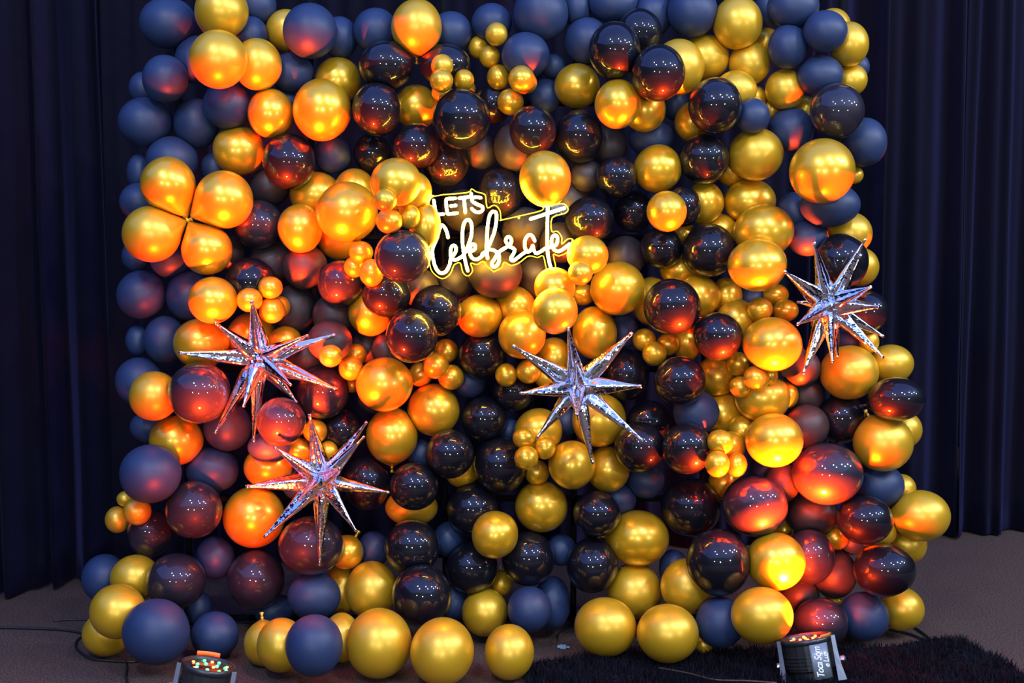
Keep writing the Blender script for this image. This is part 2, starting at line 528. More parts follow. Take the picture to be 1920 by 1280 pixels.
flower_ids = [i for i in range(N) if B[i]['tail'] == 'flower']
for i in range(N):
    b = B[i]
    if i in flower_ids:
        if i == flower_ids[0]:
            ys = [place(j, -0.05)[0][1] for j in flower_ids]
            yf = min(ys)
            for j in flower_ids:
                c, t = at(B[j]['x'], B[j]['y'], yf)
                C[j], R[j] = c, PR[j] * t / F
                B[j]['t'] = t
            placed += flower_ids
        continue
    y0 = -0.05 - 0.012 * b['layer']
    if (b['x'], b['y']) in BEFORE_SIGN:
        y0 = SIGN_Y - PR[i] * 4.65 / F - 0.012
    c, r, t = place(i, y0)
    C[i], R[i] = c, r
    b['t'] = t
    placed.append(i)

# unit teardrop: poles along +z, tip towards +z at distance e
NS, NR = 44, 26


def teardrop(e):
    al = math.acos(1 / e)
    V = []
    for j in range(NR + 1):
        phi = math.pi * j / NR
        ph = phi ** 1.0
        rho = 1.0 if ph > al else 1 / math.cos(ph - al)
        if j in (0, NR):
            V.append((0, 0, rho * math.cos(ph)))
            continue
        for k in range(NS):
            a = 2 * math.pi * k / NS
            V.append((rho * math.sin(ph) * math.cos(a), rho * math.sin(ph) * math.sin(a), rho * math.cos(ph)))
    return np.array(V)


FACES = []
for k in range(NS):
    FACES.append((0, 1 + k, 1 + (k + 1) % NS))
for j in range(1, NR - 1):
    a, c_ = 1 + (j - 1) * NS, 1 + j * NS
    for k in range(NS):
        k2 = (k + 1) % NS
        FACES.append((a + k, c_ + k, c_ + k2, a + k2))
last = 1 + (NR - 1) * NS
a = 1 + (NR - 2) * NS
for k in range(NS):
    FACES.append((last, a + (k + 1) % NS, a + k))

KN_V, KN_F = lathe([(0.004, -0.010), (0.0055, -0.006), (0.004, -0.002), (0.0062, 0.001), (0.0062, 0.005), (0.0035, 0.008), (0.005, 0.013),
                    (0.009, 0.020), (0.0085, 0.021), (0.003, 0.014)], 12)
knot_mesh = {}
for key in ('gold_satin', 'gold_pearl', 'bluelit', 'charcoal', 'black', 'semi'):
    knot_mesh[key] = mesh_from('knot', KN_V, KN_F)
    knot_mesh[key].materials.append(M[key])

verts = []
frames = []
for i, b in enumerate(B):
    t = b['t']
    dz = b['ray'] / np.linalg.norm(b['ray'])
    ax = np.cross(dz, UP); ax /= np.linalg.norm(ax)
    ay = np.cross(ax, dz)
    Fm = np.column_stack([ax, ay, -dz])         # right, up, toward camera
    sx, sy = b['rx'] * t / F, b['ry'] * t / F
    sz = (sx + sy) / 2 * 1.02
    rr = random.Random(i * 13 + 5)
    if b['tail'] == 'flower':
        k, _ = at(*KNOT, C[i][1] + 0.01)
        loc = Fm.T @ (k - C[i])
        e = np.linalg.norm(loc) / R[i] * 0.985
        d = loc / np.linalg.norm(loc)
    elif b['tail'] is not None:
        a_ = math.radians(b['tail'])
        d = np.array([math.cos(a_), math.sin(a_), -0.35])
        e = 1.17
    else:
        a_ = rr.uniform(0, 2 * math.pi)
        d = np.array([.5 * math.cos(a_), .5 * math.sin(a_), -1.0])
        e = 1.10
    d = d / np.linalg.norm(d)
    b['taildir'], b['e'] = d, e
    U = teardrop(e) @ basis(d).T
    # gentle unevenness of a hand-inflated balloon
    w = 1 + 0.012 * np.sin(U @ np.array([rr.uniform(-3, 3), rr.uniform(-3, 3), rr.uniform(-3, 3)]) + rr.uniform(0, 6))
    U = U * w[:, None]
    Wv = (U * np.array([sx, sy, sz])) @ Fm.T
    verts.append(Wv)                         # relative to the centre
    frames.append((Fm, np.array([sx, sy, sz])))


def radius_along(i, n):
    Fm, s = frames[i]
    l = Fm.T @ n
    return 1 / math.sqrt(((l / s) ** 2).sum())


# balloons squeeze flat where they press on each other
for i in range(N):
    for j in range(i + 1, N):
        dv = C[j] - C[i]
        d = np.linalg.norm(dv)
        if d > (R[i] + R[j]) * 1.3:
            continue
        n = dv / d
        ri, rj = radius_along(i, n), radius_along(j, n)
        if d > (ri + rj) * 1.12:
            continue
        if d >= ri + rj:
            a = ri + (d - ri - rj) / 2
        else:
            a = (d * d + ri * ri - rj * rj) / (2 * d)
            a = min(max(a, d - rj * .995), ri * .995)
        g = 0.0006
        for (q, nn, lim) in ((i, n, a - g), (j, -n, d - a - g)):
            h = verts[q] @ nn - lim
            mk = h > 0
            if mk.any():
                verts[q][mk] -= nn * h[mk][:, None]
for i in range(N):                            # rest on the floor
    zmin = 0.002 - C[i][2]
    verts[i][:, 2] = np.maximum(verts[i][:, 2], zmin)

# ---------------------------------------------------------------- labels that single each balloon out
LAND = [((935, 440), 'the neon sign'), ((487, 672), 'the upper left silver star'), ((605, 890), 'the lower left silver star'),
        ((1083, 722), 'the middle silver star'), ((1557, 570), 'the right-hand silver star'), ((352, 413), 'the four-petal gold flower'),
        ((390, 1248), 'the spotlight with lit lens'), ((1515, 1235), 'the spotlight with white handwriting')]
HAND = {
    (651, 398): ('big round gold balloon glowing orange, just left of the neon sign', 'the big orange balloon left of the sign'),
    (1454, 1052): ('orange glowing balloon with a white-hot bottom, lower of the two above the handwritten spotlight', 'the lower white-hot orange balloon'),
    (1452, 825): ('orange glowing balloon with a white-hot wedge, upper of the two at right', 'the upper white-hot orange balloon'),
    (1448, 645): ('glowing orange balloon just left of the right-hand silver star', 'the glowing balloon left of the right-hand star'),
    (476, 969): ('big orange-lit gold balloon under the left spike of the lower left star', 'the orange balloon under the lower left star'),
    (604, 206): ('big gold balloon with orange-lit bottom, largest in the upper left', 'the biggest upper left gold balloon'),
    (1542, 321): ('biggest gold balloon on the upper right edge of the wall', 'the biggest upper right gold balloon'),
    (1726, 966): ('gold balloon sticking out farthest to the right', 'the gold balloon sticking out farthest right'),
    (293, 1184): ('biggest matte navy balloon at the lower left, on the floor with red glow', 'the biggest lower left navy balloon'),
    (865, 223): ('largest glossy black balloon above the neon sign with yellow-lit bottom', 'the largest black balloon above the sign'),
    (1415, 948): ('glossy black balloon with a bright yellow-orange lower half', 'the half black half yellow balloon'),
    (1551, 888): ('largest glossy black balloon at right, red and orange on its left', 'the largest black balloon at right'),
    (829, 1221): ('big gold balloon lowest in the photo, cut by its bottom edge', 'the lowest gold balloon'),
    (1022, 335): ('gold balloon standing on top of the T of the neon sign', 'the gold balloon on the sign\'s T'),
    (374, 736): ('big glossy black balloon lower left of the upper left silver star', 'the big black balloon by the left star'),
    (1260, 574): ('large glossy black balloon right of the neon sign among gold ones', 'the large black balloon right of the sign'),
    (755, 480): ('black and orange balloon overlapping the left end of the neon sign', 'the black and orange balloon by the sign'),
    (781, 51): ('egg-shaped gold balloon pointing down at the top of the photo', 'the egg-shaped top gold balloon'),
    (791, 1116): ('big glossy black balloon directly above the lowest gold balloon', 'the big black balloon near the bottom'),
    (710, 1206): ('biggest gold balloon at the bottom, orange-lit on its left', 'the biggest bottom gold balloon'),
    (1347, 1053): ('big dark glossy balloon left of the lower white-hot orange balloon', 'the big dark balloon by the glow'),
    (1234, 137): ('darkest glossy black balloon at the top with small orange reflections', 'the darkest black balloon at top'),
    (1158, 541): ('large gold balloon just right of the end of the neon sign', 'the large gold balloon right of the sign'),
    (410, 111): ('gold balloon with orange lower half near the top left corner', 'the orange-bottomed top left balloon'),
    (1195, 1008): ('pear-shaped gold balloon pointing left, right of bottom centre', 'the pear-shaped lower gold balloon'),
    (257, 958): ('frontmost mini gold balloon of the trio at the left edge', 'the left edge mini gold trio'),
    (817, 685): ('frontmost mini gold balloon of the four left of the middle silver star', 'the mini gold four below the sign'),
    (1227, 662): ('frontmost mini gold balloon of the trio right of the middle silver star', 'the mini trio right of the middle star'),
    (978, 148): ('frontmost mini gold balloon of the group right above the neon sign', 'the mini gold group above the sign'),
    (987, 858): ('frontmost mini gold balloon of the four lower left of the middle star', 'the mini four under the middle star'),
    (1418, 709): ('white-hot mini gold balloon below the glowing one by the right-hand star', 'the white-hot mini balloon'),
    (1345, 869): ('frontmost mini gold balloon of the group left of the upper white-hot balloon', 'the mini group by the white-hot balloon'),
    (730, 414): ('frontmost mini gold balloon between the big orange balloon and the sign', 'the mini balloons left of the sign'),
}
FL_LAB = ['upper left petal balloon of the gold four-petal flower', 'upper right petal balloon of the gold four-petal flower',
          'lower left petal balloon of the gold four-petal flower', 'lower right petal balloon of the gold four-petal flower']
for p, (lab, nm) in HAND.items():
    LAND.append((p, nm))


def look(b):
    r = (b['rx'] + b['ry']) / 2
    if b['kind'] == 'g':
        return 'mini gold' if r < 27 else 'gold'
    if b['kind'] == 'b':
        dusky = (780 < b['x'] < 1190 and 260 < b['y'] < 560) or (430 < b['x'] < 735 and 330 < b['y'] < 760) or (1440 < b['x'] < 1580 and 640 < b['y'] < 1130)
        return 'matte black' if dusky else 'matte navy'  # all black latex; the outer ones carry the blue light in their material colour
    return 'glossy black'


DIRS = ['right of', 'upper right of', 'above', 'upper left of', 'left of', 'lower left of', 'below', 'lower right of']
ORD = ['nearest', 'second nearest', 'third nearest', 'fourth nearest', 'fifth nearest', 'sixth nearest', 'seventh nearest']
looks = [look(b) for b in B]
cands = [[] for _ in range(N)]
for (lp, nm) in LAND:
    groups = {}
    for i, b in enumerate(B):
        dx, dy = b['x'] - lp[0], lp[1] - b['y']
        dist = math.hypot(dx, dy)
        if dist < 1:
            continue
        sec = int(round(math.atan2(dy, dx) / (math.pi / 4))) % 8
        groups.setdefault((sec, looks[i]), []).append((dist, i))
    for (sec, lk), lst in groups.items():
        lst.sort()
        for k, (dist, i) in enumerate(lst[:7]):
            cands[i].append((k * 130 + dist, k, sec, nm))
LABEL = [None] * N
fl_n = 0
for i, b in enumerate(B):
    if b['tail'] == 'flower':
        LABEL[i] = FL_LAB[fl_n]
        fl_n += 1
    elif (b['x'], b['y']) in HAND:
        LABEL[i] = HAND[(b['x'], b['y'])][0]
    else:
        _, k, sec, nm = min(cands[i])
        LABEL[i] = '%s %s balloon %s %s' % (ORD[k], looks[i], DIRS[sec], nm)

NAMES = {'mini gold': 'mini_gold_balloon', 'gold': 'gold_balloon', 'matte navy': 'bluelit_black_balloon', 'matte black': 'matte_black_balloon', 'glossy black': 'glossy_black_balloon'}
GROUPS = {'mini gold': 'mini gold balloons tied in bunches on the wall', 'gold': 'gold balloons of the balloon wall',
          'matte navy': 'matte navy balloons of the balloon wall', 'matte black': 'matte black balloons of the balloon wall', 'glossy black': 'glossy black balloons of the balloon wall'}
for i, b in enumerate(B):
    if b['kind'] == 'g':
        satin = b['y'] < 135 or b['y'] > 1080 or b['x'] < 300 or b['x'] > 1575 or (b['x'] > 1330 and b['y'] < 320)
        key = 'gold_satin' if satin else 'gold_pearl'
    else:
        key = {'matte navy': 'bluelit', 'matte black': 'charcoal', 'glossy black': 'semi' if b['kind'] == 's' else 'black'}[looks[i]]
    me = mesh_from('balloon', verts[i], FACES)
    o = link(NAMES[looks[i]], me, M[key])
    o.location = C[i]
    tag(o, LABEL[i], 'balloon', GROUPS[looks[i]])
    if b['tail'] is not None:
        Fm, s = frames[i]
        d = Fm @ (b['taildir'] * s)
        dn = d / np.linalg.norm(d)
        kn = link('knot', knot_mesh[key], None, o)
        kn.location = d * b['e'] * 0.985
        kn.rotation_euler = Matrix(basis(dn).tolist()).to_euler()
        kn.scale = (1.0, 1.0, 1.0) if R[i] > .05 else (.6, .6, .6)

# ------------------------------------------------------------------ neon sign
Z1 = lambda p: (780 + p[0] / 6.74, 340 + p[1] / 6.74)
Z2 = lambda p: (920 + p[0] / 7.53, 360 + p[1] / 7.53)
SIGN = [
    ('letter_l', Z1, [(225, 240), (240, 350), (255, 418), (262, 422), (345, 412)], 2),
    ('letter_e', Z1, [(495, 213), (400, 220), (380, 240), (385, 320), (397, 398), (412, 410), (520, 400)], 3),
    ('letter_e', Z1, [(440, 310), (502, 304)], 1),
    ('letter_t', Z1, [(545, 212), (620, 204), (680, 192)], 1),
    ('letter_t', Z1, [(606, 212), (622, 392)], 1),
    ('apostrophe', Z1, [(698, 155), (695, 200)], 1),
    ('letter_s', Z1, [(818, 207), (760, 198), (714, 215), (714, 252), (770, 288), (835, 318), (842, 360), (795, 390), (740, 377), (706, 345)], 5),
    ('script_c', Z1, [(405, 708), (390, 640), (360, 580), (325, 552), (298, 600), (275, 690), (228, 800), (207, 870), (215, 970), (242, 1075), (285, 1142),
                      (330, 1160), (385, 1130), (425, 1050), (440, 975), (475, 930), (503, 880), (503, 830), (475, 808), (443, 840), (437, 920), (455, 980),
                      (505, 990), (560, 962), (600, 930), (650, 830), (695, 700), (705, 580), (690, 510), (655, 482), (612, 520), (590, 610), (587, 750),
                      (602, 900), (630, 1040), (655, 1130)], 5),
    ('script_e', Z1, [(622, 870), (700, 880), (746, 850), (745, 805), (710, 792), (686, 835), (682, 905), (705, 962), (755, 985), (812, 962), (885, 895)], 5),
    ('script_b', Z1, [(885, 895), (930, 790), (990, 640), (1018, 470), (1010, 395), (970, 382), (930, 430), (906, 560), (896, 720), (892, 860), (905, 970)], 5),
    ('script_b', Z2, [(-118, 870), (-85, 850), (-30, 812), (20, 815), (70, 835), (92, 870), (60, 935), (18, 1000), (22, 1045), (62, 1053), (110, 1000), (120, 920),
                      (115, 860), (150, 820), (240, 760), (212, 690), (230, 640), (270, 638), (293, 680), (280, 735), (250, 765), (300, 782), (338, 812), (322, 870),
                      (285, 938), (310, 968), (365, 938), (480, 852), (540, 842), (575, 800), (595, 752), (605, 805), (635, 860), (685, 852), (790, 785), (870, 772),
                      (930, 735), (945, 655), (920, 612), (882, 622), (860, 685), (868, 765), (905, 820), (962, 835), (1030, 800), (1118, 732)], 5),
    ('script_a', Z2, [(622, 688), (590, 622), (540, 606), (492, 660), (480, 740), (492, 805), (525, 842)], 5),
    ('script_t', Z2, [(805, 190), (800, 500), (800, 780), (815, 930), (850, 1070)], 4),
    ('script_t', Z2, [(565, 380), (1040, 225)], 1),
]
OUT1 = [(215, 190), (640, 142), (700, 95), (760, 130), (870, 165), (885, 250), (905, 335), (990, 300), (1060, 365), (1072, 480)]
OUT2 = [(150, 395), (440, 330), (730, 255), (735, 190), (880, 180), (1030, 165), (1095, 235), (1050, 300), (870, 360), (862, 555), (940, 552), (1005, 640), (1005, 735),
        (1090, 662), (1160, 670), (1165, 740), (1080, 850), (960, 900), (885, 880), (920, 1080), (860, 1140), (790, 1095), (745, 905), (660, 925), (590, 905),
        (510, 915), (400, 1000), (290, 1035), (190, 992), (150, 1070), (50, 1120)]
OUT3 = [(980, 1140), (900, 1070), (850, 1010), (770, 1050), (690, 1032), (715, 1125), (660, 1195), (592, 1150), (560, 1032), (482, 1055), (430, 1170), (330, 1230), (220, 1160),
        (175, 1060), (160, 850), (230, 600), (275, 480), (200, 400), (165, 330)]
sc, st = at(935, 440, SIGN_Y)
sign = empty('neon_sign', sc)
tag(sign, 'glowing yellow neon sign reading LET\'S Celebrate on clear acrylic', 'neon sign')


def sgn(p, dy=0.0):
    q, _ = at(p[0], p[1], SIGN_Y + dy)
    return q - sc


for nm, Z, pts, sub in SIGN:
    pp = [sgn(Z(p), -0.012) for p in pts]
    cur = smooth_curve(pp, 5) if sub > 2 else pp
    V, Fc = tube(cur, 0.0052, 8)
    link('neon_tube', mesh_from(nm, V, Fc), M['neon'], sign)
outl = [Z1(p) for p in OUT1] + [Z2(p) for p in OUT2] + [Z1(p) for p in OUT3]
oc = smooth_curve([sgn(p) for p in outl], 3, closed=True)
bm = bmesh.new()
fv = [bm.verts.new(tuple(p)) for p in oc]
face = bm.faces.new(fv)
ret = bmesh.ops.extrude_face_region(bm, geom=[face])
for v in ret['geom']:
    if isinstance(v, bmesh.types.BMVert):
        v.co.y += 0.005
bmesh.ops.recalc_face_normals(bm, faces=bm.faces)
bmesh.ops.triangulate(bm, faces=[f for f in bm.faces if len(f.verts) > 4])
me = bpy.data.meshes.new('acrylic_board')
bm.to_mesh(me)
bm.free()
bo = link('acrylic_board', me, M['acrylic'], sign)
bo['label'] = 'clear acrylic board cut along the lettering'
V, Fc = tube([p + np.array([0, 0.0025, 0]) for p in oc], 0.0021, 6, closed=True)
ed = link('acrylic_edge', mesh_from('acrylic_edge', V, Fc), M['edge'], sign)
ed['label'] = 'yellow glowing edge of the acrylic board'
V, Fc = lathe([(0.004, 0), (0.0045, 0.002), (0.004, 0.006), (0.002, 0.008)], 12)
scm = mesh_from('standoff', V, Fc)
scm.materials.append(M['edge'])
for p in (Z2((398, 362)), Z1((215, 185)), Z2((1155, 695))):
    s_ = link('standoff', scm, None, sign)
    s_.location = sgn(p, -0.002)
    s_.rotation_euler = (math.pi / 2, 0, 0)

# ------------------------------------------------------------------ silver starburst balloons
STARS = [
    ('silver foil starburst balloon upper left, below the four-petal gold flower', (487, 672), 0.262,
     [(402, 603, 1), (472, 563, 1), (578, 628, 1), (629, 626, 1), (632, 730, 1), (546, 722, 1), (557, 755, -1), (475, 829, 1), (402, 813, 1), (456, 763, 1), (335, 661, 1)]),
    ('silver foil starburst balloon lower left, above the red-lit black balloon', (605, 900), 0.262,
     [(580, 776, 1), (688, 790, 1), (683, 818, 1), (730, 923, 1), (668, 996, 1), (599, 1061, 1), (495, 1007, 1), (460, 912, 1), (514, 838, 1), (637, 878, 1), (560, 938, 1)]),
    ('silver foil starburst balloon in the middle below the neon sign', (1083, 725), 0.262,
     [(1065, 612, 1), (1186, 623, 1), (1203, 724, 1), (1206, 826, 1), (1111, 870, 1), (1006, 822, 1), (975, 737, 1), (961, 648, 1), (1080, 678, 1), (1082, 778, 1)]),
    ('silver foil starburst balloon on the right edge of the balloon wall', (1553, 572), 0.255,
     [(1470, 508, 1), (1526, 453, 1), (1623, 447, 1), (1614, 476, -1), (1635, 537, 1), (1648, 575, 1), (1658, 631, -1), (1657, 671, 1), (1571, 668, -1), (1561, 680, 1), (1505, 701, 1), (1495, 608, 1), (1494, 566, -1)]),
]


def spike_mesh(tip, seed):
    tip = np.array(tip)
    L = np.linalg.norm(tip)
    Bm = basis(tip)
    r = random.Random(seed)
    sides = 20
    prof = [(0.10, 0.020), (0.20, 0.0285), (0.30, 0.0275), (0.45, 0.0225), (0.62, 0.0160), (0.80, 0.0092), (0.92, 0.0050), (0.955, 0.0052), (0.965, 0.0062), (1.0, 0.0048)]
    tw = r.uniform(0, math.pi)
    V, Fc = [], []
    ph = [r.uniform(0, 6.28) for _ in range(3)]
    for q, rad in prof:
        for k in range(sides):
            a = 2 * math.pi * k / sides
            fl = 1 + 0.16 * math.cos(2 * (a - tw)) + 0.17 * math.cos(4 * a + ph[0]) * (1 - q * .5) + 0.05 * math.cos(3 * a + ph[1])
            if q < .35:
                fl *= 1 + 0.13 * r.uniform(-1, 1)
            V.append(Bm @ np.array([rad * fl * math.cos(a), rad * fl * math.sin(a), q * L]))
    m = len(prof)
    for i in range(m - 1):
        for k in range(sides):
            k2 = (k + 1) % sides
            Fc.append((i * sides + k, i * sides + k2, (i + 1) * sides + k2, (i + 1) * sides + k))
    Fc.append(tuple(range(sides))[::-1])
    Fc.append(tuple((m - 1) * sides + k for k in range(sides)))
    me = mesh_from('spike', V, Fc, smooth=True)
    return me


def star_tips(c, t, cpx, L, tips, Yc):
    out = []
    for tx, ty, sg in tips:
        dd = math.hypot(tx - cpx[0], ty - cpx[1]) * t / F
        dep = math.sqrt(max(L * L - dd * dd, (0.25 * L) ** 2))
        if sg > 0:
            dep = -dep * (0.6 if dd > .55 * L else 1.0)
        else:
            dep = 0.04 * L
        out.append(at(tx, ty, Yc + dep)[0])
    return out


for si, (lab, cpx, L, tips) in enumerate(STARS):
    near = [i for i in range(N) if np.linalg.norm(PX[i] - np.array(cpx)) < 150]
    # push the star out until its outer spikes stand clear of the balloons
    Yc = -0.20
    while Yc > -0.9:
        c, t = at(cpx[0], cpx[1], Yc)
        ends = star_tips(c, t, cpx, L, tips, Yc)
        bad = False
        for q, (tx, ty, sg) in zip(ends, tips):
            for u in ((.35, .55, .75, .97) if sg > 0 else (.35, .6, .85)):
                pt = c + (q - c) * u
                for i in near:
                    if np.linalg.norm(C[i] - pt) < R[i] * 0.985 + .012 * (1 - u):
                        bad = True
                    v = pt - CAM
                    w = C[i] - CAM
                    dv = v / np.linalg.norm(v)
                    if w.dot(dv) < np.linalg.norm(v) and np.linalg.norm(w - dv * w.dot(dv)) < R[i] * .97:
                        bad = True
        if not bad:
            break
        Yc -= 0.015
    c, t = at(cpx[0], cpx[1], Yc)
    star = empty('starburst_balloon', c)
    tag(star, lab, 'foil balloon', 'silver starburst balloons on the wall')
    V, Fc = [], []
    bm = bmesh.new()
    bmesh.ops.create_icosphere(bm, subdivisions=3, radius=0.047)
    rr = random.Random(si)
    for v in bm.verts:
        v.co *= 1 + rr.uniform(-.13, .13)
    me = bpy.data.meshes.new('crumpled_core')
    bm.to_mesh(me)
    bm.free()
    link('core', me, M['foil'], star)
    for k, q in enumerate(star_tips(c, t, cpx, L, tips, Yc)):
        link('spike', spike_mesh(q - c, si * 20 + k), M['foil'], star)

# ------------------------------------------------------------------ LED spotlights on the floor


def par_can(name, label, p_lens, axis, Rad, length, leds, yoke_dir, lettering=None):
    """p_lens: lens centre, axis: where it points"""
    axis = np.array(axis, float)
    axis /= np.linalg.norm(axis)
    Bx = basis(axis, hint=(0, 1, 0))
    root = empty(name, (p_lens[0], p_lens[1], 0))
    base = np.array([p_lens[0], p_lens[1], 0.0])
    Rm = Matrix(Bx.tolist()).to_4x4()

    def part(nm, V, Fc, m, smooth=True, parent=root):
        W = [Bx @ np.array(v) + p_lens - base for v in V]
        return link(nm, mesh_from(nm, W, Fc, smooth), M[m], parent)
    V, Fc = lathe([(Rad * .70, -length), (Rad * .78, -length * .97), (Rad * .80, -length * .72), (Rad * .93, -length * .66), (Rad * .95, -.03), (Rad * .95, -.012)], 20)
    part('housing', V, Fc, 'housing', False)
    for q in (.34, .42, .50, .58):
        V, Fc = lathe([(Rad * .95, -length * q - .003), (Rad * 1.0, -length * q - .002), (Rad * 1.0, -length * q + .002), (Rad * .95, -length * q + .003)], 20)
        part('cooling_fin', V, Fc, 'housing', False)
    V, Fc = [], []
    n = 28
    for (r_, z_) in ((Rad * .95, -.014), (Rad * 1.02, -.010), (Rad * 1.02, .006), (Rad * .92, .006), (Rad * .90, -.004)):
        for k in range(n):
            a = 2 * math.pi * k / n
            V.append((r_ * math.cos(a), r_ * math.sin(a), z_))
    for i in range(4):
        for k in range(n):
            Fc.append((i * n + k, i * n + (k + 1) % n, (i + 1) * n + (k + 1) % n, (i + 1) * n + k))
    part('bezel', V, Fc, 'housing')
    V, Fc = lathe([(Rad * .9, -.008), (Rad * .9, -.004), (Rad * .5, -.003)], 28)
    part('lens_plate', V, Fc, 'lens')
    dome = lathe([(.0052, 0), (.005, .002), (.0035, .0036), (.0012, .0044)], 12)
    for (lx, ly, colr) in leds:
        part('led', [(v[0] + lx * Rad, v[1] + ly * Rad, v[2] - .003) for v in dome[0]], dome[1], colr)
    # yoke: two side plates and a foot bar
    yd = np.array(yoke_dir, float)
    yd -= axis * yd.dot(axis)
    yd /= np.linalg.norm(yd)
    fd = np.cross(axis, yd)
    front = fd if fd[1] < 0 else -fd
    for s in (-1, 1):
        V, Fc = [], []
        rows = [(.008, .013), (-length * .30, .014), (-length * .60, .018), (-length * .95, .028)]
        for (z_, hw) in rows:
            for (o_, f_) in ((0, .030), (hw, .024), (hw, .021), (0, .027)):
                V.append(axis * z_ + yd * s * (Rad * .96 + o_) + front * (Rad * .30 + f_))
        for i in range(len(rows) - 1):
            for k in range(4):
                Fc.append((i * 4 + k, i * 4 + (k + 1) % 4, (i + 1) * 4 + (k + 1) % 4, (i + 1) * 4 + k))
        Fc.append((0, 1, 2, 3)); Fc.append((12, 13, 14, 15))
        link('yoke_plate', mesh_from('yoke_plate', [v + p_lens - base for v in V], Fc, False), M['bracket'], root)
        kv, kf = lathe([(.008, 0), (.012, .004), (.012, .016), (.008, .02)], 10)
        Bk = basis(yd * s)
        kc = axis * (-length * .55) + yd * s * Rad * 1.1
        link('knob', mesh_from('knob', [Bk @ np.array(v) + kc + p_lens - base for v in kv], kf, False), M['steel'], root)
    V, Fc = [], []
    foot = p_lens - axis * length * 1.0
    for s in (-1, 1):
        a_ = p_lens - axis * length * .93 + yd * s * Rad * 1.075
        b_ = np.array([a_[0], a_[1], .006 if p_lens[0] < 0 else .018])
        tv, tf = tube([a_, b_, b_ + np.array([0, .07 * s * 0 + .06, 0])], .005, 8)
        link('stand_leg', mesh_from('stand_leg', [v - base for v in tv], tf), M['frame'], root)
    if lettering:
        d, (h0, h1), wdt = lettering
        d = np.array(d, float); d -= axis * d.dot(axis); d /= np.linalg.norm(d)
        side = np.cross(axis, d)
        V, Fc = [], []
        nn = 8
        for z_ in (h0, h1):
            for k in range(nn + 1):
                a = (k / nn - .5) * wdt / (Rad * 1.012)
                V.append(axis * z_ + (d * math.cos(a) + side * math.sin(a)) * Rad * 1.012 + p_lens - base)
        for k in range(nn):
            Fc.append((k, k + 1, nn + 2 + k, nn + 1 + k))
        stk = link('sticker', mesh_from('sticker', V, Fc), M['sticker'], root)
        stk['label'] = 'grey label with white handwriting'
        md = stk.modifiers.new('thick', 'SOLIDIFY'); md.thickness = .0008
        for txt, off, size, z_ in (('Toca Som', .000, .034, h0 + .004), ('e Luz', -.027, .030, h0 + .034)):
            cu = bpy.data.curves.new('lettering', 'FONT')
            cu.body = txt; cu.size = size; cu.shear = .35; cu.extrude = .0004; cu.offset = .0004; cu.space_character = .9
            tmp = bpy.data.objects.new('lettering_curve', cu)
            COL.objects.link(tmp)
            bpy.context.view_layer.update()
            dg = bpy.context.evaluated_depsgraph_get()
            me = bpy.data.meshes.new_from_object(tmp.evaluated_get(dg))
            bpy.data.objects.remove(tmp)
            # bend the writing round the can: text x runs up the axis, text y towards -side
            for v in me.vertices:
                a = (off + v.co.y) / (Rad * 1.02)
                dirv = d * math.cos(a) - side * math.sin(a) if True else d
                P_ = axis * (z_ + v.co.x * .82) + dirv * (Rad * 1.02 + .0006 + v.co.z) + p_lens - base
                v.co = P_
            me.materials.clear()
            wl = link('lettering', me, M['ink'], root)
            wl['label'] = 'white handwritten lettering reading ' + txt
    tag(root, label, 'spotlight', 'LED spotlights on the floor')
    return root, axis


# left one: lens seen from above with red and green LEDs
pl, _ = at(391, 1247, -0.95)
ax_l = np.array([0.20, 0.08, 1.0])
LED_L = [(-.62, .20, 'led_red'), (-.28, .62, 'led_green'), (.02, .62, 'led_red'), (.28, .66, 'led_green'), (-.42, .02, 'led_green'), (-.14, .24, 'led_green'),
         (.30, .18, 'led_green'), (.20, -.02, 'led_red'), (.66, .30, 'led_red'), (.62, .16, 'led_green'), (-.36, -.36, 'led_green'), (-.42, -.52, 'led_red'),
         (.06, -.46, 'led_green'), (.50, -.40, 'led_green'), (.72, -.14, 'led_green'), (.80, -.34, 'led_red')]
parl, axl = par_can('par_light', 'black LED spotlight at bottom left with lit red and green lens', pl, ax_l, 0.082, 0.15, LED_L, (1, 0.1, 0))
# a curled strip of colour gel standing behind the lens
V, Fc = [], []
Bl = basis(axl, hint=(0, 1, 0))
for z_ in (0.0, .014):
    for k in range(9):
        a = math.radians(78 + 52 * k / 8)
        V.append(Bl @ np.array([.083 * math.cos(a), .083 * math.sin(a), z_ + .006]) + pl - np.array([pl[0], pl[1], 0]))
for k in range(8):
    Fc.append((k, k + 1, 10 + k, 9 + k))
gs = link('gel_strip', mesh_from('gel_strip', V, Fc), M['tape'], parl)
gs['label'] = 'orange strip of colour gel on the rim'
gs.modifiers.new('thick', 'SOLIDIFY').thickness = .001

# right one: seen from its side, handwriting on the can
pr, _ = at(1512, 1196, -0.56)
ax_r = np.array([-0.16, 0.20, 1.0])
LED_R = [(.6 * math.cos(k * math.pi / 4), .6 * math.sin(k * math.pi / 4), 'led_red') for k in range(8)] + [(.25 * math.cos(k * math.pi / 2), .25 * math.sin(k * math.pi / 2), 'led_red') for k in range(4)]
parr, axr = par_can('par_light', 'black LED spotlight at bottom right with white handwriting on its label', pr, ax_r, 0.088, 0.150, LED_R, (1, -0.25, 0.1),
                    lettering=((0.26, -1, 0), (-.128, -.012), .068))
V, Fc = [], []
Br = basis(axr, hint=(0, 1, 0))
s_dir = np.array([.62, -.78, 0])
b0 = math.atan2(Br[:, 1].dot(s_dir), Br[:, 0].dot(s_dir))
for z_ in (0.0, .012):
    for k in range(9):
        a = b0 + math.radians(-17 + 34 * k / 8)
        V.append(Br @ np.array([.0905 * math.cos(a), .0905 * math.sin(a), z_ + .004]) + pr - np.array([pr[0], pr[1], 0]))
